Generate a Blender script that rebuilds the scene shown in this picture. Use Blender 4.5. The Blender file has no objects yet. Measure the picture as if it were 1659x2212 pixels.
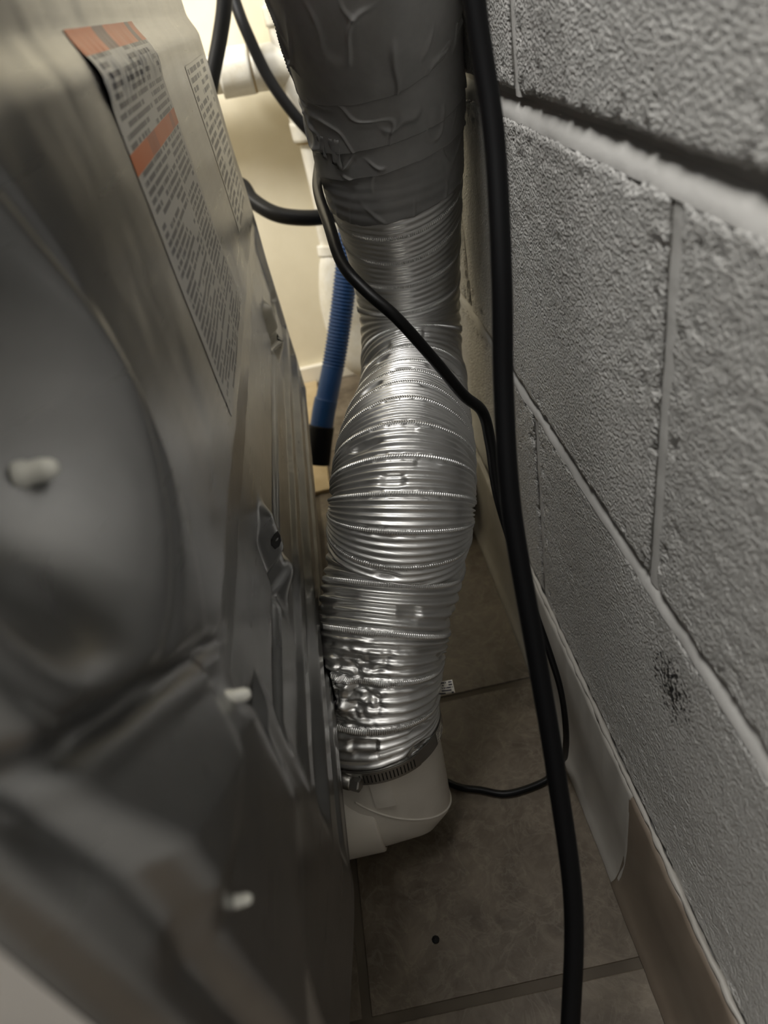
import bpy, math
import numpy as np
from mathutils import Vector, Matrix

SC = bpy.context.scene
COL = SC.collection

# ------------------------------------------------------------------ camera
F_PX, PITCH, ROLL, CAM_H = 1534.0, math.radians(36.23), math.atan2(.2195, .9756), 0.60
cam_d = bpy.data.cameras.new('camera')
cam = bpy.data.objects.new('camera', cam_d)
COL.objects.link(cam)
cam_d.sensor_fit = 'VERTICAL'
cam_d.sensor_height = 9.8
cam_d.sensor_width = 7.35
cam_d.lens = 9.8 * F_PX / 2212.0
cam_d.clip_start = 0.01
cam_d.dof.use_dof = True
cam_d.dof.focus_distance = 0.50
cam_d.dof.aperture_fstop = 1.9
_c, _s = math.cos(ROLL), math.sin(ROLL)
_X = Vector((1, 0, 0))
_F = Vector((0, math.cos(PITCH), -math.sin(PITCH)))
_Dn = Vector((0, -math.sin(PITCH), -math.cos(PITCH)))
_r = _X * _c + _Dn * _s
_d = -_X * _s + _Dn * _c
m = Matrix.Identity(4)
for i in range(3):
    m[i][0], m[i][1], m[i][2] = _r[i], -_d[i], -_F[i]
m[2][3] = CAM_H
cam.matrix_world = m
SC.camera = cam
SC.cycles.max_bounces = 7
SC.cycles.diffuse_bounces = 4
SC.cycles.glossy_bounces = 4
SC.cycles.transmission_bounces = 2
SC.cycles.caustics_reflective = False
SC.cycles.caustics_refractive = False

# ------------------------------------------------------------------ world and light
w = bpy.data.worlds.new('world')
SC.world = w
w.use_nodes = True
w.node_tree.nodes['Background'].inputs[0].default_value = (1.0, 0.99, 0.97, 1)
w.node_tree.nodes['Background'].inputs[1].default_value = 0.18


def area(name, loc, aim, size, power, color):
    l = bpy.data.lights.new(name, 'AREA')
    l.shape = 'DISK'
    l.size = size
    l.energy = power
    l.color = color
    o = bpy.data.objects.new(name, l)
    COL.objects.link(o)
    o.location = loc
    o.rotation_euler = (Vector(aim) - Vector(loc)).to_track_quat('-Z', 'Y').to_euler()
    return o


area('ceiling_lamp_near', (-0.50, 0.10, 2.25), (0.05, 0.35, 0.5), 0.90, 42.0, (1.0, 0.985, 0.96))
area('wall_lamp_far', (-1.0, 0.72, 1.75), (-0.05, 1.25, 0.15), 0.30, 21.0, (1.0, 0.955, 0.86))

SC.view_settings.view_transform = 'Standard'
SC.view_settings.look = 'None'
SC.view_settings.gamma = 1.0
SC.view_settings.use_curve_mapping = False
SC.view_settings.exposure = 0.50


# ------------------------------------------------------------------ helpers
def ss(a, b, x):
    t = np.clip((np.asarray(x, float) - a) / (b - a), 0, 1)
    return t * t * (3 - 2 * t)


def _hash(ix, iy, iz, seed):
    n = (ix * 374761393 + iy * 668265263 + iz * 2147483647 + seed * 1274126177) & 0xFFFFFFFF
    n = ((n ^ (n >> 13)) * 1274126177) & 0xFFFFFFFF
    n = ((n ^ (n >> 16)) * 2246822519) & 0xFFFFFFFF
    return ((n ^ (n >> 15)) & 0xFFFFFF) / float(0xFFFFFF)


def vnoise(x, y, z=0.0, seed=0):
    """value noise in -1..1, vectorised"""
    x, y, z = np.broadcast_arrays(np.asarray(x, float), np.asarray(y, float), np.asarray(z, float))
    ix, iy, iz = (np.floor(a).astype(np.int64) for a in (x, y, z))
    fx, fy, fz = x - ix, y - iy, z - iz
    fx, fy, fz = (a * a * a * (a * (a * 6 - 15) + 10) for a in (fx, fy, fz))
    r = 0
    for dx in (0, 1):
        for dy in (0, 1):
            for dz in (0, 1):
                wgt = (fx if dx else 1 - fx) * (fy if dy else 1 - fy) * (fz if dz else 1 - fz)
                r = r + wgt * _hash(ix + dx, iy + dy, iz + dz, seed)
    return r * 2 - 1


def fbm(x, y, z=0.0, seed=0, oct=3):
    r, a, t = 0, 1.0, 0.0
    for k in range(oct):
        r = r + a * vnoise(np.asarray(x) * 2 ** k, np.asarray(y) * 2 ** k, np.asarray(z) * 2 ** k, seed + k * 17)
        t += a
        a *= 0.5
    return r / t


def make(name, V, Fq, mat=None, parent=None, smooth=True, uv=None):
    V = np.asarray(V, dtype=np.float32).reshape(-1, 3)
    me = bpy.data.meshes.new(name)
    if isinstance(Fq, np.ndarray):
        n, k = Fq.shape
        me.vertices.add(len(V))
        me.vertices.foreach_set('co', V.ravel())
        me.loops.add(n * k)
        me.loops.foreach_set('vertex_index', Fq.astype(np.int32).ravel())
        me.polygons.add(n)
        me.polygons.foreach_set('loop_start', (np.arange(n) * k).astype(np.int32))
        me.polygons.foreach_set('loop_total', np.full(n, k, np.int32))
        me.update(calc_edges=True)
    else:
        me.from_pydata([tuple(map(float, v)) for v in V], [], Fq)
        me.update()
    if uv is not None:
        lay = me.uv_layers.new(name='uv')
        li = np.empty(len(me.loops), np.int32)
        me.loops.foreach_get('vertex_index', li)
        lay.data.foreach_set('uv', np.asarray(uv, np.float32)[li].ravel())
    if smooth:
        me.polygons.foreach_set('use_smooth', np.ones(len(me.polygons), bool))
    o = bpy.data.objects.new(name, me)
    COL.objects.link(o)
    if mat:
        me.materials.append(mat)
    if parent:
        o.parent = parent
        o.matrix_parent_inverse = parent.matrix_basis.inverted()
    return o


def grid_faces(nr, nc, wrap=False, flip=False):
    i = np.arange(nr - 1)[:, None]
    j = np.arange(nc if wrap else nc - 1)[None, :]
    a = i * nc + j
    b = i * nc + (j + 1) % nc
    c = (i + 1) * nc + (j + 1) % nc
    d = (i + 1) * nc + j
    q = np.stack([a, b, c, d] if not flip else [a, d, c, b], -1).reshape(-1, 4)
    return q


def tag(o, label, cat=None, group=None, kind=None):
    if label:
        o['label'] = label
    if cat:
        o['category'] = cat
    if group:
        o['group'] = group
    if kind:
        o['kind'] = kind
    return o


def empty(name, loc=(0, 0, 0)):
    o = bpy.data.objects.new(name, None)
    o.empty_display_size = .05
    COL.objects.link(o)
    o.location = loc
    return o


def box(name, lo, hi, mat, parent=None, bevel=0.0):
    (x0, y0, z0), (x1, y1, z1) = lo, hi
    V = [(x0, y0, z0), (x1, y0, z0), (x1, y1, z0), (x0, y1, z0), (x0, y0, z1), (x1, y0, z1), (x1, y1, z1), (x0, y1, z1)]
    Fq = [(0, 3, 2, 1), (4, 5, 6, 7), (0, 1, 5, 4), (1, 2, 6, 5), (2, 3, 7, 6), (3, 0, 4, 7)]
    o = make(name, V, Fq, mat, parent, smooth=False)
    if bevel:
        md = o.modifiers.new('bevel', 'BEVEL')
        md.width = bevel
        md.segments = 2
    return o


def catmull(P, n):
    """dense centripetal-like Catmull-Rom sampling, then uniform arc length, n samples"""
    P = np.asarray(P, float)
    Q = np.vstack([2 * P[0] - P[1], P, 2 * P[-1] - P[-2]])
    out = []
    for i in range(1, len(Q) - 2):
        p0, p1, p2, p3 = Q[i - 1], Q[i], Q[i + 1], Q[i + 2]
        t = np.linspace(0, 1, 60, endpoint=False)[:, None]
        out.append(.5 * ((2 * p1) + (-p0 + p2) * t + (2 * p0 - 5 * p1 + 4 * p2 - p3) * t ** 2 + (-p0 + 3 * p1 - 3 * p2 + p3) * t ** 3))
    out.append(P[-1:])
    C = np.vstack(out)
    s = np.concatenate([[0], np.cumsum(np.linalg.norm(np.diff(C[:, :3], axis=0), axis=1))])
    u = np.linspace(0, s[-1], n)
    return np.stack([np.interp(u, s, C[:, k]) for k in range(C.shape[1])], 1), u


def frames(C, ref=(0, -1, 0)):
    T = np.gradient(C, axis=0)
    T /= np.linalg.norm(T, axis=1)[:, None]
    N = np.zeros_like(T)
    n = np.asarray(ref, float)
    for i in range(len(T)):
        n = n - T[i] * np.dot(n, T[i])
        n /= np.linalg.norm(n)
        N[i] = n
    return T, N, np.cross(T, N)


def smooth1(A, k):
    if k < 2:
        return A
    ker = np.hanning(k + 2)[1:-1]
    ker /= ker.sum()
    pad = k // 2
    B = np.vstack([np.repeat(A[:1], pad, 0), A, np.repeat(A[-1:], pad, 0)])
    return np.stack([np.convolve(B[:, j], ker, 'same')[pad:pad + len(A)] for j in range(A.shape[1])], 1)


def tube(name, P, r, mat, parent=None, n=160, seg=20, cap=True, rfun=None, flat=None):
    """P: list of (x,y,z) or (x,y,z,r)"""
    P = np.asarray(P, float)
    C, u = catmull(P, n)
    rad = C[:, 3] if C.shape[1] > 3 else np.full(n, r)
    C = C[:, :3]
    T, N, B = frames(C, (0.13, -.9, .3))
    th = np.linspace(0, 2 * math.pi, seg, endpoint=False)
    R = rad[:, None] * np.ones(seg)
    if rfun is not None:
        R = R + rfun(u[:, None], th[None, :])
    ct, st = np.cos(th), np.sin(th)
    if flat:
        ct, st = ct * flat[0], st * flat[1]
    V = C[:, None] + R[..., None] * (N[:, None] * ct[None, :, None] + B[:, None] * st[None, :, None])
    V = V.reshape(-1, 3)
    Fq = grid_faces(n, seg, wrap=True)
    o = make(name, V, Fq, mat, parent)
    if cap:
        import bmesh
        bm = bmesh.new()
        bm.from_mesh(o.data)
        es = [e for e in bm.edges if e.is_boundary]
        bmesh.ops.holes_fill(bm, edges=es, sides=0)
        bm.to_mesh(o.data)
        bm.free()
    return o


# ------------------------------------------------------------------ materials
class NT:
    def __init__(self, name):
        self.m = bpy.data.materials.new(name)
        self.m.use_nodes = True
        self.t = self.m.node_tree
        self.b = self.t.nodes['Principled BSDF']

    def n(self, kind, **kw):
        nd = self.t.nodes.new(kind)
        for k, v in kw.items():
            if k.startswith('i_'):
                key = k[2:]
                key = int(key) if key.isdigit() else key.replace('_', ' ')
                nd.inputs[key].default_value = v
            else:
                setattr(nd, k, v)
        return nd

    def l(self, a, b):
        self.t.links.new(a, b)

    def math(self, op, a, b=None, c=None):
        nd = self.n('ShaderNodeMath', operation=op)
        for k, v in enumerate((a, b, c)):
            if v is None:
                continue
            if isinstance(v, (int, float)):
                nd.inputs[k].default_value = v
            else:
                self.l(v, nd.inputs[k])
        return nd.outputs[0]

    def mix(self, fac, a, b):
        nd = self.n('ShaderNodeMix', data_type='RGBA')
        for sock, v in ((nd.inputs['Factor'], fac), (nd.inputs['A'], a), (nd.inputs['B'], b)):
            if isinstance(v, (int, float)):
                sock.default_value = v
            elif isinstance(v, tuple):
                sock.default_value = (*v[:3], 1)
            else:
                self.l(v, sock)
        return nd.outputs['Result']

    def noise(self, scale, detail=3, rough=.5, vec=None, dist=0):
        nd = self.n('ShaderNodeTexNoise', i_Scale=scale, i_Detail=detail, i_Roughness=rough, i_Distortion=dist)
        if vec is not None:
            self.l(vec, nd.inputs['Vector'])
        return nd.outputs['Fac']

    def coord(self, which='Object'):
        return self.n('ShaderNodeTexCoord').outputs[which]

    def ramp(self, fac, stops):
        nd = self.n('ShaderNodeValToRGB')
        el = nd.color_ramp.elements
        while len(el) < len(stops):
            el.new(.5)
        for e, (p, c) in zip(el, stops):
            e.position = p
            e.color = (*c, 1) if len(c) == 3 else c
        self.l(fac, nd.inputs[0])
        return nd.outputs['Color']

    def bump(self, h, strength=.3, dist=.001, prev=None):
        nd = self.n('ShaderNodeBump', i_Strength=strength, i_Distance=dist)
        self.l(h, nd.inputs['Height'])
        if prev is not None:
            self.l(prev, nd.inputs['Normal'])
        return nd.outputs['Normal']

    def set(self, **kw):
        for k, v in kw.items():
            s = self.b.inputs[k.replace('_', ' ')]
            if hasattr(v, 'is_output'):
                self.l(v, s)
            elif isinstance(v, tuple):
                s.default_value = (*v[:3], 1)
            else:
                s.default_value = v
        return self


def simple(name, col, rough=.5, metal=0.0, spec=.5):
    return NT(name).set(Base_Color=col, Roughness=rough, Metallic=metal, Specular_IOR_Level=spec).m


# painted block
SCUFF = (.228, .281)
t = NT('painted_concrete_block')
co = t.coord()
n1, n2 = t.noise(620, 3, .55, co), t.noise(14, 3, .5, co)
vor = t.n('ShaderNodeTexVoronoi', i_Scale=540.0, feature='SMOOTH_F1')
t.l(co, vor.inputs['Vector'])
colr = t.ramp(n2, [(.3, (.545, .532, .500)), (.7, (.595, .582, .548))])
pits = t.ramp(t.noise(150, 4, .6, co), [(.28, (.62, .60, .56)), (.35, (1, 1, 1))])
mx = t.n('ShaderNodeMix', data_type='RGBA', blend_type='MULTIPLY')
mx.inputs['Factor'].default_value = .35
t.l(colr, mx.inputs['A'])
t.l(pits, mx.inputs['B'])
# black rubbed scuff on the lower course
g = t.n('ShaderNodeNewGeometry')
mp = t.n('ShaderNodeMapping')
mp.inputs['Location'].default_value = (0, -SCUFF[0] * 42 + SCUFF[1] * 12, -SCUFF[1] * 42)
mp.inputs['Scale'].default_value = (1, 42, 42)
t.l(g.outputs['Position'], mp.inputs['Vector'])
ds = t.n('ShaderNodeVectorMath', operation='DISTANCE')
t.l(g.outputs['Position'], ds.inputs[0])
ds.inputs[1].default_value = (.127, SCUFF[0], SCUFF[1])
rub = t.math('GREATER_THAN', t.noise(420, 2, .5, co), t.math('ADD', t.math('MULTIPLY', ds.outputs['Value'], 10.0), .40))
fin = t.mix(rub, mx.outputs['Result'], (.02, .02, .02))
nb = t.bump(n1, 1.0, .0015)
nb = t.bump(vor.outputs['Distance'], 1.0, .0012, nb)
t.set(Base_Color=fin, Roughness=.40, Normal=nb, Specular_IOR_Level=.5)
M_BLOCK = t.m

t = NT('painted_mortar')
n1 = t.noise(160, 4, .6, t.coord())
t.set(Base_Color=(.59, .575, .54), Roughness=.5, Normal=t.bump(n1, .3, .001))
M_MORTAR = t.m

t = NT('cream_wall_paint')
n1 = t.noise(30, 3, .5, t.coord())
n2 = t.noise(300, 2, .5, t.coord())
t.set(Base_Color=t.ramp(n1, [(.3, (.80, .735, .57)), (.7, (.84, .775, .61))]), Roughness=.6, Normal=t.bump(n2, .12, .0006))
M_CREAM = t.m

t = NT('stone_look_tile')
co = t.coord('Object')
g = t.n('ShaderNodeNewGeometry')
pos = g.outputs['Position']
n1 = t.noise(16, 6, .62, pos, .6)
n2 = t.noise(55, 6, .68, pos, 1.2)
vein = t.ramp(t.noise(26, 5, .6, pos, 1.5), [(.47, (0, 0, 0)), (.5, (1, 1, 1)), (.53, (0, 0, 0))])
base = t.ramp(n1, [(.30, (.052, .038, .025)), (.45, (.095, .073, .050)), (.56, (.120, .095, .067)), (.72, (.200, .163, .118))])
base = t.mix(t.math('MULTIPLY', t.ramp(n2, [(.42, (0, 0, 0)), (.66, (1, 1, 1))]), .45), base, (.205, .170, .126))
base = t.mix(t.math('MULTIPLY', vein, .20), base, (.30, .26, .20))
spots = t.ramp(t.noise(70, 2, .5, pos), [(.76, (0, 0, 0)), (.80, (1, 1, 1))])
base = t.mix(t.math('MULTIPLY', spots, .5), base, (.09, .065, .04))
t.set(Base_Color=base, Roughness=.52, Normal=t.bump(n2, .25, .001))
M_TILE = t.m

t = NT('grout')
t.set(Base_Color=t.ramp(t.noise(60, 3), [(.3, (.085, .068, .049)), (.7, (.120, .098, .072))]), Roughness=.8)
M_GROUT = t.m

t = NT('tan_vinyl_base')
t.set(Base_Color=t.ramp(t.noise(20, 4, .6, t.coord()), [(.3, (.165, .130, .098)), (.7, (.205, .168, .128))]), Roughness=.42)
M_TANBASE = t.m
t = NT('painted_base')
t.set(Base_Color=t.ramp(t.noise(18, 4, .6, t.coord()), [(.3, (.34, .32, .285)), (.7, (.42, .40, .36))]), Roughness=.45)
M_PBASE = t.m

t = NT('galvanised_steel')
co = t.coord()
n1 = t.noise(28, 3, .5, co)
mp = t.n('ShaderNodeMapping')
mp.inputs['Scale'].default_value = (1, 8, 160)
t.l(co, mp.inputs['Vector'])
n2 = t.noise(1.5, 3, .6, mp.outputs[0])
t.set(Base_Color=t.ramp(n1, [(.3, (.27, .27, .269)), (.7, (.325, .325, .322))]), Metallic=1.0,
      Roughness=t.math('ADD', t.math('MULTIPLY', n2, .10), .24), Normal=t.bump(n2, .05, .0005))
M_GALV = t.m

t = NT('aluminium_foil')
n1 = t.noise(90, 3, .6, t.coord())
n2 = t.noise(380, 2, .5, t.coord())
t.set(Base_Color=(.74, .735, .72), Metallic=1.0, Roughness=t.math('ADD', t.math('MULTIPLY', n1, .24), .27),
      Normal=t.bump(n2, .10, .0006))
M_FOIL = t.m

t = NT('grey_duct_tape')
n1 = t.noise(60, 4, .6, t.coord())
t.set(Base_Color=t.ramp(n1, [(.3, (.275, .272, .264)), (.7, (.330, .326, .317))]), Metallic=.10, Roughness=.36,
      Normal=t.bump(t.noise(700, 2), .08, .0004), Specular_IOR_Level=.6)
M_TAPE = t.m

t = NT('white_plastic')
n1 = t.noise(25, 4, .6, t.coord())
t.set(Base_Color=t.ramp(n1, [(.3, (.66, .62, .55)), (.7, (.74, .70, .63))]), Roughness=.33, Subsurface_Weight=0.0)
M_WHITE = t.m
t = NT('white_pvc')
n1 = t.noise(22, 4, .7, t.coord())
t.set(Base_Color=t.ramp(n1, [(.32, (.60, .56, .46)), (.55, (.72, .70, .64))]), Roughness=.35)
M_PVC = t.m
M_PRIMER = simple('amber_pipe_glue', (.42, .30, .12), .3)
M_ENAMEL = simple('white_enamel', (.60, .575, .54), .3)
M_BLACK = NT('black_rubber')
M_BLACK.set(Base_Color=(.003, .003, .0035), Roughness=.5, Specular_IOR_Level=.16)
M_BLACK = M_BLACK.m
M_BLACK2 = simple('black_hose_rubber', (.004, .0045, .006), .45, 0, .22)
M_BLACK3 = simple('black_flex_cord', (.003, .003, .003), .4, 0, .2)
M_BLUE = simple('blue_plastic', (.005, .050, .175), .42)
M_STEEL = simple('clamp_steel', (.34, .33, .31), .38, 1.0)
M_DARK = simple('dark_void', (.006, .006, .006), .8)
M_PLUG = simple('white_nylon', (.80, .80, .74), .4)
M_TANSTRIP = NT('tan_floor_strip')
_n = M_TANSTRIP.noise(40, 4, .6, M_TANSTRIP.coord())
M_TANSTRIP = M_TANSTRIP.set(Base_Color=M_TANSTRIP.ramp(_n, [(.3, (.42, .32, .18)), (.7, (.52, .41, .25))]), Roughness=.6).m
M_WTRIM = simple('white_trim_paint', (.84, .80, .70), .4)
M_ROOM = simple('room_wall_paint', (.55, .53, .49), .7)


def label_material(name, lines, bands, col_u, ink=(.045, .045, .06), paper=(.42, .415, .40), words=38.0):
    """printed sticker: rows of small type, orange bands; u along the row, v downwards"""
    t = NT(name)
    uv = t.n('ShaderNodeUVMap').outputs['UV']
    sp = t.n('ShaderNodeSeparateXYZ')
    t.l(uv, sp.inputs[0])
    u, v = sp.outputs[0], sp.outputs[1]
    lv = t.math('MULTIPLY', v, float(lines))
    row = t.math('FLOOR', lv)
    inrow = t.math('GREATER_THAN', t.math('FRACT', lv), .42)
    cmb = t.n('ShaderNodeCombineXYZ')
    t.l(t.math('MULTIPLY', u, words), cmb.inputs[0])
    t.l(t.math('MULTIPLY', row, 7.31), cmb.inputs[1])
    nz = t.noise(1.0, 2, .5, cmb.outputs[0])
    word = t.math('GREATER_THAN', nz, .40)
    cmb2 = t.n('ShaderNodeCombineXYZ')
    t.l(t.math('MULTIPLY', u, 3.0), cmb2.inputs[0])
    t.l(t.math('MULTIPLY', row, .61), cmb2.inputs[1])
    blk = t.math('GREATER_THAN', t.noise(1.0, 1, .5, cmb2.outputs[0]), .41)
    marg = t.math('MULTIPLY', t.math('GREATER_THAN', u, .05), t.math('LESS_THAN', u, .96))
    colsep = t.math('GREATER_THAN', t.math('ABSOLUTE', t.math('SUBTRACT', u, col_u)), .018)
    inkm = t.math('MULTIPLY', t.math('MULTIPLY', inrow, word), t.math('MULTIPLY', marg, t.math('MULTIPLY', colsep, blk)))
    c = t.mix(t.math('MULTIPLY', inkm, .9), paper, ink)
    for (a, b, dark) in bands:
        inb = t.math('MULTIPLY', t.math('GREATER_THAN', v, a), t.math('LESS_THAN', v, b))
        cmb3 = t.n('ShaderNodeCombineXYZ')
        t.l(t.math('MULTIPLY', u, 4.2), cmb3.inputs[0])
        blob = t.math('GREATER_THAN', t.noise(1.0, 1, .5, cmb3.outputs[0]), .56)
        oc = t.mix(t.math('MULTIPLY', blob, dark), (.52, .105, .012), (.06, .03, .04))
        c = t.mix(inb, c, oc)
    t.set(Base_Color=c, Roughness=.36, Specular_IOR_Level=.38)
    return t.m


M_LABEL = label_material('warning_sticker', 46, [(0.0, .055, .9), (.262, .312, .35)], .62)
M_LABEL2 = label_material('rating_sticker', 20, [], .5, paper=(.66, .65, .60), words=22)
M_TAG = label_material('small_tag', 5, [], .02, paper=(.60, .57, .50), words=16)

# ------------------------------------------------------------------ room shell
WX = .127        # face of the block wall
YB = 1.30        # far wall
floor = box('floor', (-1.9, -1.3, -.05), (WX + .05, YB + .05, -.0013), M_GROUT)
tag(floor, 'stone-look tiled laundry room floor', kind='structure')
TS, GW = .270, .0075
xs = [-.094 + TS * k for k in range(-4, 1)]
ys = [.205 + TS * k for k in range(-3, 5)]
rng = np.random.RandomState(4)
for xa in xs:
    for ya in ys:
        x0, x1 = xa + GW / 2, min(xa + TS - GW / 2, WX + .02)
        y0, y1 = ya + GW / 2, min(ya + TS - GW / 2, YB)
        if y1 - y0 < .02 or x1 - x0 < .02:
            continue
        z1 = rng.uniform(-.0004, .0004)
        box('tile', (x0, y0, -.006), (x1, y1, z1), M_TILE, floor, bevel=.0008)

wall = box('wall_right', (WX + .0065, -1.3, -.04), (WX + .12, YB + .02, 2.45), M_MORTAR)
tag(wall, 'white-grey painted concrete block wall', kind='structure')
BH, BL, JT = .203, .406, .011
zj = .123


def block(y0, y1, z0, z1, fine, seed):
    a, b = y0 + JT / 2 - .001, y1 - JT / 2 + .001
    c, d = z0, z1
    ny, nz = (int((b - a) / .002) + 1, int((d - c) / .002) + 1) if fine else (9, 5)
    Y, Z = np.meshgrid(np.linspace(a, b, ny), np.linspace(c, d, nz))
    if fine:
        rag = fbm(Y * 150, Z * 150, 0, seed, 3)
        ev, eh = np.minimum(Y - a, b - Y), np.minimum(Z - c, d - Z)
        fv = 1 - ss(-.0005, .0035, ev + rag * .0028)
        fh = 1 - ss(-.0005, .0030, eh + rag * .0020)
        e = np.minimum(ev, eh)
        patch = ss(-.15, .35, fbm(Y * 9, Z * 9, 3, seed + 9, 2))
        gr = fbm(Y * 230, Z * 230, 1, seed + 3, 3) * .00042 + vnoise(Y * 120, Z * 120, 2, seed + 5) * .00022
        pit = np.clip(fbm(Y * 130, Z * 130, 5, seed + 8, 2) - .34, 0, 1) * .0040
        near = 1 - ss(.0, .030, e)
        h = -np.maximum(fv * .0015, fh * .0038) + gr * (.5 + .6 * patch) - pit * (.30 * patch + .8 * near)
        h += fbm(Y * 6, Z * 6, 7, seed, 2) * .0004
    else:
        h = np.zeros_like(Y)
    X = WX - h
    V = np.stack([X, Y, Z], -1).reshape(-1, 3)
    Fq = grid_faces(nz, ny, flip=False)
    # side skirts down to the mortar
    rim = np.concatenate([np.arange(ny), np.arange(1, nz) * ny + ny - 1, (nz - 1) * ny + np.arange(ny - 2, -1, -1), np.arange(nz - 2, 0, -1) * ny])
    back = V[rim].copy()
    back[:, 0] = WX + .02
    n0 = len(V)
    k = len(rim)
    i = np.arange(k)
    sk = np.stack([rim[i], n0 + i, n0 + (i + 1) % k, rim[(i + 1) % k]], -1)
    o = make('block', np.vstack([V, back]), np.vstack([Fq[:, ::-1], sk]), M_BLOCK, wall)
    return o


# bed joints: (lower edge, upper edge, depth at the top, depth at the bottom)
BEDS = {k: (zj + BH * k - .0045, zj + BH * k + .0045, .0040, .0010) for k in range(-1, 13)}
BEDS[1] = (zj + BH - .0050, zj + BH + .0035, .0032, .0000)
BEDS[2] = (zj + 2 * BH - .0085, zj + 2 * BH + .0055, .0090, .0010)


def joint(za, zb, y0, y1, dt, db, seed):
    ny = int((y1 - y0) / .004)
    Yv = np.linspace(y0, y1, ny)
    rows = []
    for f in (0, .25, .5, .72, .86, 1):
        dep = db + (dt - db) * ss(.15, .95, f)
        z = za - .002 + (zb - za + .004) * f
        rows.append(np.stack([WX + dep + fbm(Yv * 45, f * 3, 0, seed, 3) * .0007, Yv, np.full(ny, z)], -1))
    make('mortar_joint', np.array(rows).reshape(-1, 3), grid_faces(6, ny, flip=True), M_MORTAR, wall)


seed = 1
for k in range(-1, 11):
    z0, z1 = max(BEDS[k][1], -.03), min(BEDS[k + 1][0], 2.44)
    off = .258 if k % 2 == 1 else .461
    y = off - BL * 4
    while y < YB:
        y0, y1 = y, y + BL
        if y1 > -1.25:
            block(y0, min(y1, YB + .006), z0, z1, k < 3 and y1 > -.05, seed)
            if -1.2 < y0 < YB - .02:
                rows = []
                zz = np.linspace(z0 - .002, z1 + .002, 60)
                for yo, dp in ((-.0075, .0035), (-.003, .0014), (.003, .0014), (.0075, .0035)):
                    rows.append(np.stack([WX + dp + fbm(zz * 60, yo * 200, 0, seed, 3) * .0006, np.full(60, y0 + yo), zz], -1))
                make('mortar_joint', np.array(rows).reshape(-1, 3), grid_faces(4, 60), M_MORTAR, wall)
            seed += 11
        y += BL
for k in range(0, 11):
    joint(*BEDS[k][:2], -1.25, YB, *BEDS[k][2:], 200 + k)


# cove base along the block wall, in two lengths
def cove(name, y0, y1, mat, top, toe, label, seed):
    ny = max(int((y1 - y0) / .004), 2)
    Yv = np.linspace(y0, y1, ny)
    prof = [(.0005, top + .0005), (.0045, top), (.0058, top - .003), (.0058, .055), (.0068, .035), (.0095, .018), (.0095 + toe * .5, .007), (.0095 + toe, .0028), (.0095 + toe, .0)]
    V = []
    for (dx, z) in prof:
        wob = fbm(Yv * 60, z * 80, 0, seed, 3) * (.0016 if z > top - .006 else .0007)
        V.append(np.stack([np.full(ny, WX - dx) - wob * .6, Yv, np.full(ny, z) + (wob if z > .01 else 0)], -1))
    V = np.array(V).reshape(-1, 3)
    o = make(name, V, grid_faces(len(prof), ny), mat)
    md = o.modifiers.new('solid', 'SOLIDIFY')
    md.thickness = .003
    md.offset = -1
    tag(o, label, kind='structure')
    return o


cove('baseboard_right', -1.2, .262, M_TANBASE, .128, .0065, 'tan vinyl cove base along the block wall', 3)
cove('baseboard_far', .258, YB - .002, M_PBASE, .130, .006, 'paint-covered cove base along the block wall', 8)
bead = tube('trim_1', [(WX - .002, -1.0, .1305), (WX - .002, -.2, .1305), (WX - .002, .2, .131), (WX - .002, .6, .131), (WX - .002, YB - .01, .131)], .0018, M_PBASE, n=500, seg=8,
            rfun=lambda u, th: fbm(u * 90, th * .8, 0, 5, 3) * .0016)
tag(bead, 'caulk bead along the top of the cove base', kind='structure')

wb = box('wall_back', (-1.9, YB, -.04), (WX + .006, YB + .06, 2.45), M_CREAM)
tag(wb, 'smooth cream painted far wall', kind='structure')
bb = box('baseboard_back', (-1.9, YB - .012, -.002), (WX - .02, YB - .0002, .034), M_WTRIM, bevel=.002)
tag(bb, 'low white baseboard under the cream wall', kind='structure')
ts = box('trim_2', (-.170, .90, -.001), (-.072, YB - .014, .006), M_TANSTRIP, bevel=.001)  # thin slab giving a tan band on the floor beyond the dryer
tag(ts, 'flat tan strip lying along the floor by the far wall', kind='structure')
tb = box('trim_3', (.080, .742, .016), (WX - .011, 1.285, .105), M_WTRIM, bevel=.002)
tag(tb, 'white painted block of trim at the foot of the block wall', kind='structure')

# ------------------------------------------------------------------ dryer
dryer = empty('clothes_dryer', (-.40, .46, 0))
tag(dryer, 'galvanised steel back of a clothes dryer pulled away from the block wall', 'dryer')
YN, YF = .0595, .872


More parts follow.
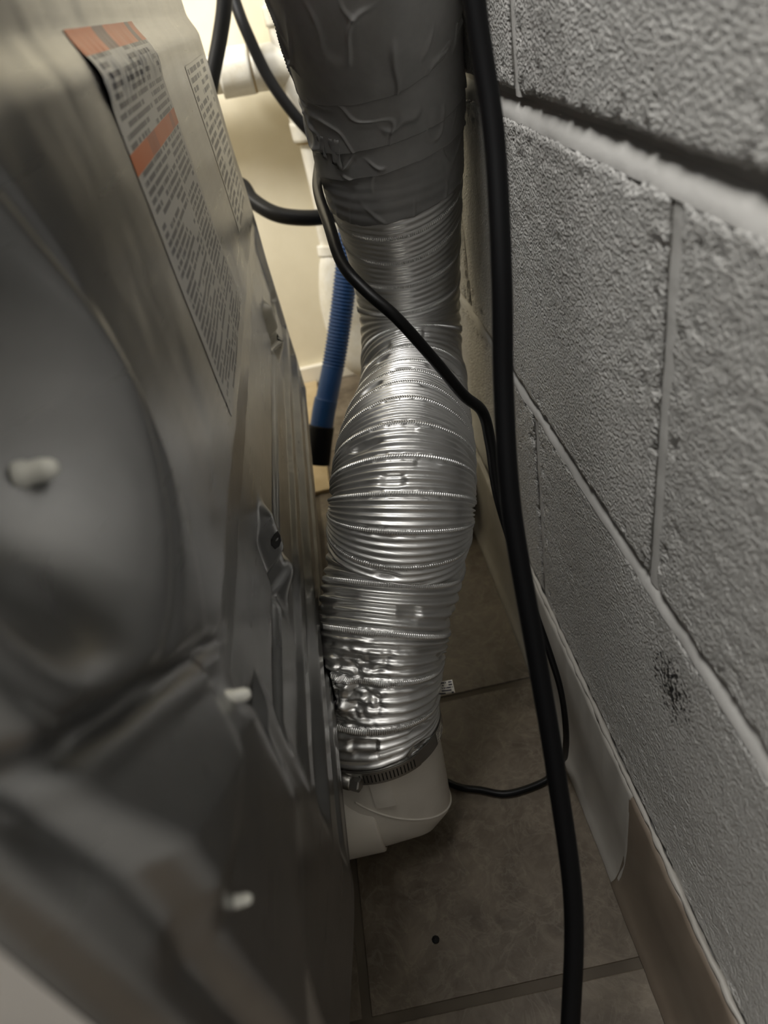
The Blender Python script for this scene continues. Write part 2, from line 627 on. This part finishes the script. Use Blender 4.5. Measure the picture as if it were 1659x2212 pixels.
def panel_x(y, z):
    y, z = np.broadcast_arrays(np.asarray(y, float), np.asarray(z, float))
    x = -.0745 + (.6 - z) * .026
    h = np.zeros_like(x)
    # upper part set back behind a sloping shoulder
    h -= .0065 * ss(.588, .609, z)
    # round dished boss near the camera
    inn = ss(.062, .088, y)
    low = 1 - ss(.582, .602, z)
    q0 = np.hypot((y - .128) * 1.0, (z - .508) * 1.16)
    h += .0065 * (1 - ss(.082, .104, q0)) * low * inn
    q = np.hypot(y - .152, z - .533)
    h -= .0380 * (1 - ss(.010, .064, q)) * inn * (1 - ss(.588, .604, z))
    h -= .0016 * np.exp(-((q - .066) / .003) ** 2) * low
    # oblique step below the housing
    tt = (y - .187) * .6 + (z - .424) * .8
    msk = (1 - ss(.180, .215, y)) * inn
    h -= .0060 * np.exp(-(tt / .0042) ** 2) * msk
    h += .0105 * np.clip((-.010 - tt) / .018, 0, 1) * (1 - ss(.158, .200, y)) * ss(.30, .36, z) * inn
    # long horizontal swages
    run = np.where(z > .36, ss(.168, .205, y), ss(.205, .235, y))
    far = 1 - ss(YF - .030, YF - .012, y)
    zk = (.186, .190, .203, .210, .219, .228, .243, .250, .262, .272, .283, .290, .319, .322, .330, .333, .388, .420, .425)
    hk = (.0, -.002, -.002, -.006, -.006, .0, .0, -.006, -.006, -.001, -.001, -.0045, -.0045, -.0085, -.0085, -.0055, -.0065, .0, .0)
    h += np.interp(z, zk, hk) * run * far
    # punched louvres
    for y0 in (.352, .725):
        win = ss(.300, .318, z) * (1 - ss(.352, .362, z))
        yy = y - y0 - (z - .33) * .25
        h += .0075 * np.exp(-(yy / .013) ** 2) * win * ss(-.03, -.0, yy + .018)
        h -= .0030 * np.exp(-((yy + .024) / .008) ** 2) * win
    # lower near corner tapers away
    h -= .012 * (1 - ss(.10, .215, y)) * (1 - ss(.22, .330, z)) * ss(.07, .10, y)
    h -= .009 * ss(.098, .101, y) * (1 - ss(.122, .126, y)) * (1 - ss(.334, .340, z))
    # rolled near edge
    h -= .0040 * np.exp(-((y - .078) / .004) ** 2)
    h += .0025 * np.exp(-((y - .066) / .005) ** 2)
    h -= .004 * (1 - ss(YN, YN + .006, y))
    # rounded far edge
    h -= .016 * ss(YF - .018, YF + .004, y) ** 2
    # bottom curls under
    h -= np.clip(.186 - z, 0, 1) * .36 + .004 * (1 - ss(.178, .196, z))
    # sheet waviness
    h += fbm(y * 14, z * 14, 0, 2, 2) * .0007 + fbm(y * 38, z * 30, 4, 21, 2) * .00028
    return x + h


Yg = np.concatenate([np.linspace(YN, .45, 300), np.linspace(.45, YF, 260)[1:]])
Zg = np.concatenate([np.linspace(.02, .17, 30), np.linspace(.17, .62, 330)[1:], np.linspace(.62, .98, 40)[1:]])
Y, Z = np.meshgrid(Yg, Zg)
V = np.stack([panel_x(Y, Z), Y, Z], -1).reshape(-1, 3)
make('back_panel', V, grid_faces(len(Zg), len(Yg)), M_GALV, dryer)
# white cabinet: near side, far side and top are one folded shell
zs = np.linspace(.02, .98, 60)
for yy, nm, fl in ((YN, 'near', False), (YF, 'far', True)):
    xe = panel_x(np.full(60, yy), zs) - .0005
    Vs = np.stack([np.stack([xe, np.full(60, yy), zs], -1), np.stack([xe - .008, np.full(60, yy + (.0015 if not fl else -.0015)), zs], -1), np.stack([np.full(60, -.78), np.full(60, yy + (.0015 if not fl else -.0015)), zs], -1)])
    ob = make('side_panel', Vs.reshape(-1, 3), grid_faces(3, 60, flip=fl), M_ENAMEL, dryer, smooth=False)
    ob['label'] = 'white enamel cabinet side'
make('cabinet_top', [(-.78, YN, .98), (-.085, YN, .98), (-.085, YF, .98), (-.78, YF, .98), (-.78, YN, 1.0), (-.090, YN, 1.0), (-.090, YF, 1.0), (-.78, YF, 1.0)],
     [(0, 3, 2, 1), (4, 5, 6, 7), (0, 1, 5, 4), (1, 2, 6, 5), (2, 3, 7, 6), (3, 0, 4, 7)], M_ENAMEL, dryer, smooth=False)['label'] = 'white enamel top'
make('cabinet_front', [(-.78, YN, .02), (-.78, YF, .02), (-.78, YF, .98), (-.78, YN, .98)], [(0, 3, 2, 1)], M_ENAMEL, dryer, smooth=False)['label'] = 'white enamel front'


def lathe(name, prof, axis_o, axis_d, mat, parent=None, seg=20):
    d = Vector(axis_d).normalized()
    a = d.orthogonal().normalized()
    b = d.cross(a)
    V, n = [], len(prof)
    for (r, h) in prof:
        for k in range(seg):
            an = 2 * math.pi * k / seg
            V.append(Vector(axis_o) + d * h + (a * math.cos(an) + b * math.sin(an)) * max(r, 1e-5))
    return make(name, [tuple(v) for v in V], grid_faces(n, seg, wrap=True), mat, parent)


for (yy, zz, sc) in ((.173, .512, 1.2), (.166, .416, .9), (.095, .419, .58)):
    xx = float(panel_x(yy, zz))
    lathe('plastic_plug', [(r_ * sc, h_ * sc) for r_, h_ in ((.0, .0082), (.0014, .0080), (.0022, .0070), (.0027, .0050), (.0027, .0015), (.0032, .0010), (.0033, -.001))], (xx - .0005, yy, zz), (1, 0, 0), M_PLUG, dryer)['label'] = 'small white nylon plug'
for (yy, zz) in ((.723, .322), (.348, .342)):
    xx = float(panel_x(yy, zz))
    pts = [(-.0045, -.003), (-.001, -.0042), (.003, -.0034), (.0052, -.001), (.005, .003), (.001, .0040), (-.003, .0036), (-.005, .001)]
    V = [(float(panel_x(yy + a, zz + b)) + .0005, yy + a, zz + b) for a, b in pts] + [(float(panel_x(yy + a * .9, zz + b * .9)) - .001, yy + a * .9, zz + b * .9) for a, b in pts]
    n = len(pts)
    make('vent_hole', V, [tuple(range(n))] + [(i, (i + 1) % n, n + (i + 1) % n, n + i) for i in range(n)], M_DARK, dryer, smooth=False)['label'] = 'dark punched hole under a louvre'


def sticker(name, corners, mat, label, nu=50, nv=80, lift=.0003, wrinkle=0):
    """corners (y,z): near-top, far-top, far-bottom, near-bottom; follows the sheet metal"""
    A, B, C, D = [np.array(c, float) for c in corners]
    u, v = np.meshgrid(np.linspace(0, 1, nu), np.linspace(0, 1, nv))
    Pq = (A * ((1 - u) * (1 - v))[..., None] + B * (u * (1 - v))[..., None] + C * (u * v)[..., None] + D * ((1 - u) * v)[..., None])
    yy, zz = Pq[..., 0], Pq[..., 1]
    xx = panel_x(yy, zz) + lift
    if wrinkle:
        # film bridges the shoulder and puckers there
        near = np.exp(-((zz - .588) / .010) ** 2)
        xx = xx + near * (.0011 + wrinkle * np.abs(fbm(yy * 90, zz * 60, 0, 3, 3)))
    V = np.stack([xx, yy, zz], -1).reshape(-1, 3)
    o = make(name, V, grid_faces(nv, nu, flip=True), mat, dryer, uv=np.stack([u, v], -1).reshape(-1, 2))
    o['label'] = label
    return o


sticker('warning_label', [(.348, .6065), (.515, .6065), (.535, .430), (.351, .427)], M_LABEL, 'long printed warning label with two orange bands', wrinkle=.0022, nu=90, nv=130)
sticker('rating_label', [(.655, .574), (.815, .574), (.815, .446), (.665, .446)], M_LABEL2, 'white printed label beside the far edge')

# ------------------------------------------------------------------ vent elbow
elbow = empty('vent_elbow', (-.05, .348, .01))
tag(elbow, 'white plastic close-fit vent elbow standing on the floor behind the dryer', 'vent elbow')
EX, EY, AXZ, TILT = -.0450, .352, .066, math.radians(12)
pvx, pvz, R0 = EX - .0525, AXZ + .0525, .0495


def lean(P):
    """tip the upright half of the elbow back about the axis of its collar"""
    P = np.asarray(P, float).reshape(-1, 3).copy()
    dy, dz = P[:, 1] - EY, P[:, 2] - AXZ
    P[:, 1] = EY + dy * math.cos(TILT) + dz * math.sin(TILT)
    P[:, 2] = AXZ - dy * math.sin(TILT) + dz * math.cos(TILT)
    return P



secs = []
th = np.linspace(0, 2 * math.pi, 64, endpoint=False)
# straight collar above the bend, then the squared bend
for zz in (AXZ + .072, AXZ + .066, AXZ + .060):
    secs.append([(EX + R0 * math.cos(a), EY + R0 * math.sin(a), zz) for a in th])
for ph in np.linspace(0, math.pi / 2, 52):
    k = min(1 / max(math.cos(ph), 1e-6), 1 / max(math.sin(ph), 1e-6), 1.84 / (math.cos(ph) + math.sin(ph)))
    dirx, dirz = math.cos(ph), -math.sin(ph)
    ring = []
    for a in th:
        rr = (.0525 + R0 * math.cos(a)) * (1 + (k - 1) * .90 * (.5 + .5 * math.cos(a)))
        ring.append((pvx + dirx * rr, EY + R0 * math.sin(a), pvz + dirz * rr))
    secs.append(ring)
V = np.array(secs).reshape(-1, 3)
make('bend', lean(V), grid_faces(len(secs), 64, wrap=True, flip=True), M_WHITE, elbow)
lathe('collar', [(.0490, -.001), (.0516, .0), (.0520, .0012), (.0520, .044)], (-.0590, EY, AXZ), (-1, 0, 0), M_WHITE, elbow, 64)
# raised mould line round the outside of the bend
ml = []
for a in np.linspace(-2.0, .6, 40):
    ph = .69 + .03 * math.sin(a)
    k = min(1 / max(math.cos(ph), 1e-6), 1 / max(math.sin(ph), 1e-6), 1.84 / (math.cos(ph) + math.sin(ph)))
    rr = (.0525 + R0 * math.cos(a)) * (1 + (k - 1) * .90 * (.5 + .5 * math.cos(a)))
    ml.append((pvx + math.cos(ph) * rr, EY + R0 * math.sin(a), pvz - math.sin(ph) * rr))
tube('mould_line', lean(ml), .0009, M_WHITE, elbow, n=90, seg=8)
# latch tab standing on the front
ta = []
V, Fq = [], []
for i, a in enumerate(np.linspace(-1.78, -1.47, 7)):
    for (dr, zz) in ((.0003, AXZ + .058), (.0024, AXZ + .058), (.0024, AXZ + .026), (.0003, AXZ + .025)):
        V.append((EX + (R0 + dr) * math.cos(a), EY + (R0 + dr) * math.sin(a), zz))
for i in range(6):
    for k in range(4):
        Fq.append((i * 4 + k, i * 4 + (k + 1) % 4, i * 4 + 4 + (k + 1) % 4, i * 4 + 4 + k))
Fq += [(3, 2, 1, 0), (24, 25, 26, 27)]
make('latch_tab', lean(V), Fq, M_WHITE, elbow, smooth=False)

# ------------------------------------------------------------------ flexible duct
duct = empty('dryer_duct', (-.05, .348, .11))
tag(duct, 'crinkled silver foil dryer hose, its upper end wrapped in grey duct tape', 'dryer duct')
PTS = [(-.0450, .3635, .119, .0515), (-.0425, .3695, .1450, .0525), (-.0340, .3790, .1720, .0520), (-.0240, .3920, .1950, .0520),
       (-.0110, .4110, .2160, .0530), (.0020, .4290, .2430, .0550), (.0125, .4340, .2760, .0560), (.0240, .4660, .2990, .0550),
       (.0340, .5150, .2975, .0530), (.0440, .5570, .2950, .0505), (.0530, .5980, .3010, .0490), (.0605, .6320, .3200, .0480), (.0650, .6480, .3500, .0480), (.0670, .6460, .3850, .0490),
       (.0680, .6330, .4259, .0510), (.0660, .6130, .4683, .0540), (.0660, .6060, .5025, .0555), (.0665, .6000, .5331, .0560),
       (.0655, .5900, .5630, .0560), (.0626, .5740, .5930, .0565), (.058, .556, .640, .057), (.054, .545, .71, .057), (.052, .54, .80, .057), (.052, .54, 1.05, .057)]
NS = 2600
C, S = catmull(PTS, NS)
C = smooth1(C, 81)
RAD = C[:, 3]
C = C[:, :3]
S = np.concatenate([[0], np.cumsum(np.linalg.norm(np.diff(C, axis=0), axis=1))])
T, N, B = frames(C, (0, -1, 0))
# turns of the helical strip: tighter where the hose is squeezed together
FR = C + RAD[:, None] * N                                  # line along the side that faces the camera
dfr = np.linalg.norm(np.diff(FR, axis=0), axis=1)
turn = np.concatenate([[0], np.cumsum(np.maximum(dfr, .50 * np.diff(S)))]) / .0275
turn = np.concatenate([[0], np.cumsum(np.diff(turn) * (1 - .26 * (1 - ss(.10, .16, S[1:]))))])


def near_i(p):
    return int(np.argmin(((C - np.asarray(p)) ** 2).sum(1)))


I_TAPE = near_i((.0663, .611, .470))
print('duct length', S[-1], 'tape starts', S[I_TAPE], 'turns', turn[I_TAPE])


def duct_offset(s, tn, th, P0):
    """radial relief of the foil: three ribs and a crimped seam per strip, dents, crumple"""
    u = np.mod(tn - th / (2 * math.pi), 1.0)
    row = np.floor(tn - th / (2 * math.pi))
    th = np.mod(th + math.pi, 2 * math.pi)              # keep the noise joint on the hidden side
    amp = .0021 - .0007 * ss(.10, .18, s) - .0006 * ss(.30, .40, s)
    ur = np.clip((u - .15) / .85, 0, 1)
    rib = np.cos(ur * 2 * math.pi * 4.0)
    rib = np.sign(rib) * np.abs(rib) ** .75
    o = np.where(u < .15, .0001, -amp * .35 - amp * .75 * rib)
    dent = vnoise(th * 2.1, row * 3.7 + ur * 2.2, 0, 4)
    o = o - .0030 * ss(.35, .85, dent) * ss(0, .18, ur) * (1 - ss(.82, 1, ur)) * (1 - ss(.36, .42, s))
    # the crushed patch above the clamp
    for (cx, cy, cz), rad_, dep in (((-.048, .338, .212), .030, .010), ((-.070, .340, .185), .022, .006), ((-.040, .345, .292), .016, .0045), ((-.020, .325, .128), .018, .003),
                                    ((-.012, .352, .318), .011, .003), ((-.030, .352, .262), .012, .004)):
        d2 = ((P0 - np.array((cx, cy, cz))) ** 2).sum(-1)
        gg = np.exp(-d2 / rad_ ** 2)
        fx, fy, fz = (P0[..., k] * 75 for k in range(3))
        crum = np.abs(vnoise(fx, fy, fz, 31)) * 1.2 + np.abs(vnoise(fx * 2.1, fy * 2.1, fz * 2.1, 37)) * .6 - .6
        o = o * (1 - .45 * gg) - dep * .8 * gg + gg * crum * min(.0062, dep)
    o = o + fbm(th * 1.3, s * 20, 0, 40, 2) * .0011
    return o


SEG = 220
i_end = I_TAPE + 14
th = np.linspace(0, 2 * math.pi, SEG, endpoint=False)
sl = slice(0, i_end)
RING0 = C[sl, None] + RAD[sl, None, None] * (N[sl, None] * np.cos(th)[None, :, None] + B[sl, None] * np.sin(th)[None, :, None])
off = duct_offset(S[sl, None], turn[sl, None], th[None, :], RING0)
VV = RING0 + off[..., None] * (N[sl, None] * np.cos(th)[None, :, None] + B[sl, None] * np.sin(th)[None, :, None])


def pressed(P):
    """the hose is flattened where it lies against the dryer and the block wall"""
    P = np.asarray(P, float).reshape(-1, 3).copy()
    lim = panel_x(P[:, 1], np.maximum(P[:, 2], .13)) + .0015
    P[:, 0] = np.maximum(P[:, 0], lim + .0008 * fbm(P[:, 1] * 80, P[:, 2] * 80, 0, 5, 2))
    P[:, 0] = np.minimum(P[:, 0], WX - .002)
    return P


make('foil_tube', pressed(VV), grid_faces(i_end, SEG, wrap=True), M_FOIL, duct)

# crimped seam: a helical ribbon that follows the strip edge
tmax = turn[i_end - 8]
per = 200 * 5
tt = np.linspace(.05, tmax, int(tmax * per))
ang = 2 * math.pi * np.mod(tt, 1.0)
na = 6
Vr = []
for k in range(na):
    du = .006 + .138 * k / (na - 1)
    tk = tt + du
    sk = np.interp(tk, turn, S)
    idx = np.clip(np.searchsorted(turn, tk), 1, NS - 1)
    fr = ((tk - turn[idx - 1]) / (turn[idx] - turn[idx - 1]))[:, None]
    c0 = C[idx - 1] * (1 - fr) + C[idx] * fr
    n0 = N[idx - 1] * (1 - fr) + N[idx] * fr
    b0 = B[idx - 1] * (1 - fr) + B[idx] * fr
    rr = np.interp(tk, turn, RAD)
    dirv = n0 * np.cos(ang)[:, None] + b0 * np.sin(ang)[:, None]
    base = c0 + rr[:, None] * dirv
    of = duct_offset(sk, tk, ang, base)
    crimp = .00042 * np.sin(2 * math.pi * np.arange(len(tt)) / 5.0)
    edge = -.0009 if k in (0, na - 1) else .00050
    Vr.append(base + (of + edge + (crimp if 0 < k < na - 1 else 0))[:, None] * dirv)
Vr = np.array(Vr).reshape(-1, 3)
make('crimped_seam', pressed(Vr), grid_faces(na, len(tt), flip=True), M_FOIL, duct)


# duct tape: overlapping turns, each its own strip
def tape(s0, s1, tilt, ph0, lift, seed, wr, lab):
    nt, nv = 420, (120 if s1 - s0 < .15 else 260)
    tha = np.linspace(0, 2 * math.pi, nt, endpoint=False)
    rows = []
    for j in range(nv + 2):
        f = min(max((j - 1) / (nv - 1), 0), 1)
        rag = fbm(np.cos(tha) * 6, np.sin(tha) * 6, 0, seed + 5, 3)
        lo = s0 + tilt * np.cos(tha - ph0) + rag * .0010
        hi = s1 + tilt * .6 * np.cos(tha - ph0)
        sv = lo + (hi - lo) * f
        cc = np.stack([np.interp(sv, S, C[:, k]) for k in range(3)], 1)
        nn = np.stack([np.interp(sv, S, N[:, k]) for k in range(3)], 1)
        bb_ = np.stack([np.interp(sv, S, B[:, k]) for k in range(3)], 1)
        rr = np.interp(sv, S, RAD)
        d = nn * np.cos(tha)[:, None] + bb_ * np.sin(tha)[:, None]
        # slanted creases plus ripples from the ribs underneath
        fold = 0
        for kk, (fr, sk) in enumerate(((1.5, 16), (1.9, -12), (2.6, 22))):
            cr = vnoise(np.cos(tha) * fr + sv * sk, np.sin(tha) * fr - sv * 8, sv * 26, seed + 7 * kk) + .12 * vnoise(np.cos(tha) * 5, np.sin(tha) * 5, sv * 60, seed + 1)
            fold = fold + np.exp(-(cr / .075) ** 2) * ss(-.1, .45, vnoise(np.cos(tha) * 2, np.sin(tha) * 2, sv * 34, seed + 3 + kk))
        soft = fbm(np.cos(tha) * 1.6, np.sin(tha) * 1.6, sv * 18, seed + 2, 2)
        ripple = np.cos(2 * math.pi * (sv / .0062 - tha / (2 * math.pi))) * .00018 * (1 - ss(.0, .035, sv - S[I_TAPE]))
        o = lift + fold * wr + soft * .0016 + ripple
        if j == 0:
            o = o - .0022
        if j == nv + 1:
            o = o - .0030
        rows.append(cc + (rr + o)[:, None] * d)
    ob = make('tape_strip', np.array(rows).reshape(-1, 3), grid_faces(nv + 2, nt, wrap=True), M_TAPE, duct)
    ob['label'] = lab


ST = S[I_TAPE]
# front of the hose faces the camera at angle ~0 of the frame; ends rise to the right
tape(ST + .000, ST + .060, .004, 1.3, .0022, 61, .0009, 'lowest turn of grey duct tape, rippled by the ribs beneath')
tape(ST + .030, ST + .064, .009, 1.3, .0034, 71, .0014, 'narrow turn of grey duct tape with torn edge')
tape(ST + .050, ST + .110, .010, 1.35, .0046, 81, .0015, 'wide creased turn of grey duct tape')
tape(ST + .096, ST + .190, .014, 1.25, .0060, 92, .0020, 'topmost wrinkled turn of grey duct tape in view')
tape(ST + .176, ST + .480, .006, 1.2, .0074, 97, .0016, 'duct tape running on up out of view')
# torn tails of tape hanging from the edges
for (a0, wd, s0, ln, lf) in ((-1.20, .13, .056, .018, .0042), (-.98, .17, .056, .024, .0044)):
    V, nu, nv = [], 6, 8
    for j in range(nv):
        for i in range(nu):
            sv = ST + s0 - ln * (j / (nv - 1)) * (.78 + .22 * i / (nu - 1))
            an = a0 + wd * i / (nu - 1) * (1 - .25 * j / (nv - 1))
            cc = [np.interp(sv, S, C[:, k]) for k in range(3)]
            nn = np.array([np.interp(sv, S, N[:, k]) for k in range(3)]) * math.cos(an) + np.array([np.interp(sv, S, B[:, k]) for k in range(3)]) * math.sin(an)
            V.append(np.array(cc) + nn * (np.interp(sv, S, RAD) + lf + .0012 * math.sin(i * 2.1 + j)))
    ob = make('tape_tail', V, grid_faces(nv, nu), M_TAPE, duct, smooth=False)
    md = ob.modifiers.new('solid', 'SOLIDIFY')
    md.thickness = .0004

# ------------------------------------------------------------------ hose clamp
clamp = empty('hose_clamp', (-.05, .347, .11))
tag(clamp, 'steel worm-drive hose clamp holding the foil hose on the white elbow', 'hose clamp')
CZ, CR = AXZ + .060, .0535


def band_pt(a, dr, dz):
    return tuple(lean([(EX + (CR + dr) * math.cos(a), EY + (CR + dr) * math.sin(a), CZ + dz)])[0])


def band(name, a0, a1, dr, hh, mat, parent, n=120, thick=.0008, dz=0.0):
    V, Fq = [], []
    for i, a in enumerate(np.linspace(a0, a1, n)):
        V += [band_pt(a, dr, dz - hh), band_pt(a, dr + thick, dz - hh), band_pt(a, dr + thick, dz + hh), band_pt(a, dr, dz + hh)]
    for i in range(n - 1):
        for k in range(4):
            Fq.append((i * 4 + k, i * 4 + 4 + k, i * 4 + 4 + (k + 1) % 4, i * 4 + (k + 1) % 4))
    Fq += [(0, 1, 2, 3), (4 * n - 1, 4 * n - 2, 4 * n - 3, 4 * n - 4)]
    return make(name, V, Fq, mat, parent, smooth=False)


band('band', -2.15, 4.0, 0, .0060, M_STEEL, clamp)
band('band_tail', -2.05, -.98, .0010, .0056, M_STEEL, clamp, 40)
for k in range(16):
    a = -1.86 + k * .052
    band('slot', a - .0085, a + .0085, .00172, .0036, M_DARK, clamp, 3, .0002)
# worm housing and hex screw
hx = Vector(band_pt(-2.08, .0035, -.001))
tn_ = Vector((-math.sin(-2.08), math.cos(-2.08), 0))
rd_ = Vector((math.cos(-2.08), math.sin(-2.08), 0))
prof = []
lathe('screw_housing', [(.0001, -.0072), (.0052, -.0072), (.0058, -.0060), (.0058, .0055), (.0050, .0066), (.0001, .0066)], hx, tn_, M_STEEL, clamp, 18)
lathe('hex_screw', [(.0001, .0066), (.0056, .0068), (.0056, .0125), (.0046, .0135), (.0001, .0135)], hx, tn_, M_STEEL, clamp, 6).data.polygons.foreach_set('use_smooth', [False] * 24)


def curved_sticker(name, parent, a0, a1, z0, z1, dr, mat, lab, tilt=0):
    nu, nv = 14, 4
    V, UV = [], []
    for j in range(nv):
        for i in range(nu):
            u, v = i / (nu - 1), j / (nv - 1)
            a = a0 + (a1 - a0) * u
            V.append((EX + (CR + dr) * math.cos(a), EY + (CR + dr) * math.sin(a), z1 + (z0 - z1) * v + tilt * u))
            UV.append((u, v))
    o = make(name, lean(V), grid_faces(nv, nu, flip=True), mat, parent, uv=UV)
    o['label'] = lab
    return o


curved_sticker('barcode_sticker', clamp, -.55, -.25, CZ - .0055, CZ + .0055, .0011, M_TAG, 'small printed sticker on the clamp band')
tagp = []
UVt = []
for j in range(4):
    for i in range(10):
        u, v = i / 9, j / 3
        tagp.append((.0050 + .0180 * u, .366 - .006 * u - .006 * v, .1540 + .0085 * (1 - v) + .0035 * u * u))
        UVt.append((u, v))
pt = make('paper_tag', tagp, grid_faces(4, 10), M_TAG, duct, uv=UVt)
pt['label'] = 'little printed paper tag sticking out to the side'
md = pt.modifiers.new('solid', 'SOLIDIFY')
md.thickness = .0003

# ------------------------------------------------------------------ cords and hoses
big = tube('power_cord', [(.088, .40, .80), (.0865, .385, .68), (.0848, .3618, .5861), (.0841, .3432, .5354), (.0761, .317, .4827), (.0678, .2964, .4377), (.0599, .2671, .3893), (.0571, .2306, .3311),
                          (.0547, .1985, .2787), (.0494, .1615, .2197), (.0352, .1285, .1662), (.020, .10, .115), (.0, .05, .055), (-.02, -.04, .012), (-.05, -.2, .006)], .0049, M_BLACK, n=400, seg=24)
tag(big, 'thick black cord hanging in the foreground down the face of the block wall', 'cord')
thin = tube('appliance_cord', [(-.006, .77, .76, .004), (-.001, .76, .66, .004), (.0032, .7468, .6041, .004), (.0055, .7359, .5891, .004), (.0093, .7164, .5626, .004), (.0121, .6994, .5394, .004), (.0141, .6826, .5164, .004), (.0134, .6661, .4939, .004), (.0050, .6100, .4790, .0040), (.0063, .4926, .4771, .0040), (.0087, .4469, .4655, .0038), (.0186, .4256, .4533, .0037),
                               (.0339, .413, .4361, .0037), (.0526, .4139, .4036, .0037), (.068, .4172, .3742, .0038), (.0814, .4262, .3527, .0039), (.0837, .421, .3286, .0040), (.0825, .4057, .2907, .0036), (.0887, .3781, .2362, .0029),
                               (.0968, .3455, .1833, .0025), (.0994, .3318, .1562, .0023), (.0995, .325, .12, .0024), (.1010, .335, .075, .0026), (.1050, .356, .035, .0028), (.102, .366, .010, .003), (.088, .358, .0045, .0031), (.054, .354, .0045, .0031), (.031, .363, .0045, .0031), (.003, .378, .0045, .0031), (-.04, .43, .0045, .0031), (-.09, .50, .0045, .0031), (-.15, .56, .0045, .0031)],
            .0035, M_BLACK3, n=700, seg=20)
tag(thin, 'slim black cord crossing in front of the foil hose and looping on the floor', 'cord')

h1 = tube('water_hose', [(-.030, 1.165, .72), (-.044, 1.157, .66), (-.056, 1.1514, .6148), (-.0739, 1.149, .5777), (-.0982, 1.1423, .5348), (-.121, 1.134, .4896), (-.14, 1.12, .44), (-.125, 1.092, .415), (-.0939, 1.0762, .4108), (-.082, 1.0515, .394),
                         (-.0575, 1.0269, .3773), (-.0283, 1.0193, .3668), (.0087, 1.0257, .3587), (.0487, 1.0379, .3600), (.075, 1.06, .39), (.08, 1.09, .45)], .0103, M_BLACK2, n=300, seg=22)
tag(h1, 'black rubber hose dropping past the dryer and looping back toward the foil hose', 'hose')
h2 = tube('drain_line', [(-.060, 1.22, .72), (-.0535, 1.222, .66), (-.0475, 1.224, .6242), (-.0408, 1.2080, .5802), (-.0248, 1.1960, .5181), (.0021, 1.1830, .4635), (.0285, 1.18, .4273), (.0584, 1.18, .4028), (.085, 1.18, .39)], .0083, M_BLACK2, n=200, seg=20)
tag(h2, 'black hose curving down in front of the white drain pipe', 'hose')

blue = empty('blue_hose', (-.07, .89, .09))
tag(blue, 'blue corrugated washer drain hose with a black end cuff', 'hose')
bp = [(.0455, .995, .365), (.0215, .985, .290), (-.0122, .962, .2040), (-.0385, .937, .150), (-.0515, .925, .1265)]
tube('corrugated_hose', bp, .0158, M_BLUE, blue, n=700, seg=36, rfun=lambda u, th: .0009 * np.cos(u * 2 * math.pi / .0050) * (1 - ss(.205, .215, u)) + th * 0)
tube('blue_cuff', [(-.0455, .930, .1380), (-.0530, .924, .1230), (-.0625, .915, .1010)], .0168, M_BLUE, blue, n=30, seg=32)
tube('black_cuff', [(-.0610, .9165, .1045), (-.0690, .908, .0850), (-.0800, .896, .0560)], .0185, M_BLACK, blue, n=30, seg=32)

# ------------------------------------------------------------------ white drain plumbing on the far wall
pl = empty('drain_pipe', (.01, 1.24, .05))
tag(pl, 'white plastic drain pipe with tee and trap in front of the cream wall', 'drain pipe')
tube('tee_run', [(.021, 1.24, .70), (.020, 1.24, .60), (.0195, 1.24, .53), (.020, 1.24, .46), (.021, 1.24, .44)], .0300, M_PVC, pl, n=40, seg=36)
tube('stub_pipe', [(-.22, 1.24, .537), (-.15, 1.24, .535), (-.06, 1.24, .530)], .0245, M_PVC, pl, n=20, seg=32)
tube('coupling', [(-.0935, 1.24, .532), (-.07, 1.24, .531), (-.047, 1.24, .530)], .0320, M_PVC, pl, n=12, seg=36)
tube('tee_branch', [(-.046, 1.24, .530), (-.02, 1.24, .528), (.012, 1.24, .526)], .0300, M_PVC, pl, n=12, seg=36)
tube('glue_ring', [(-.0485, 1.24, .530), (-.0455, 1.24, .530)], .0310, M_PRIMER, pl, n=4, seg=36)
tube('tee_collar', [(.021, 1.24, .452), (.0215, 1.24, .425)], .0325, M_PVC, pl, n=6, seg=36)
tube('glue_ring', [(.0215, 1.24, .426), (.0216, 1.24, .422)], .0290, M_PRIMER, pl, n=4, seg=36)
tube('tee_collar', [(.020, 1.24, .575), (.0200, 1.24, .600)], .0325, M_PVC, pl, n=6, seg=36)
tube('down_pipe', [(.0215, 1.24, .43), (.022, 1.24, .36), (.022, 1.24, .29), (.022, 1.24, .22)], .0245, M_PVC, pl, n=30, seg=32)
tube('pipe_sleeve', [(.022, 1.24, .318), (.022, 1.24, .255)], .0285, M_PVC, pl, n=8, seg=32)
tube('trap_bend', [(.021, 1.237, .252, .027), (.015, 1.228, .222, .034), (.009, 1.216, .170, .038), (.010, 1.207, .115, .037), (.021, 1.203, .075, .035), (.045, 1.208, .055, .033), (.070, 1.22, .065, .031), (.085, 1.23, .10, .030)], .033, M_PVC, pl, n=80, seg=36)
tube('trap_nut', [(.0215, 1.239, .262), (.0200, 1.236, .246)], .0335, M_PVC, pl, n=8, seg=36, rfun=lambda u, th: .0007 * np.sign(np.sin(th * 14)) + u * 0)

# ------------------------------------------------------------------ crumbs of dirt on the floor
for i, (x, y, r) in enumerate(((-.034, .250, .0024), (.052, .905, .0030), (.030, .86, .0022), (-.011, 1.13, .003))):
    lp = [(max(r * math.sin(a) * (1 + .3 * math.sin(5 * a + i)), 1e-5), r * .9 * (1 - math.cos(a)) / 1.6) for a in np.linspace(.02, 3.1, 7)]
    o = lathe('dirt_crumb', lp, (x, y, .0002), (0, 0, 1), M_DARK, None, 9)
    tag(o, ['dark crumb on the floor tile in the near foreground', 'larger dark crumb on the lit far tile behind the foil hose',
            'smaller dark crumb on the lit far tile behind the foil hose', 'dark crumb on the floor close to the far wall'][i], 'crumb')
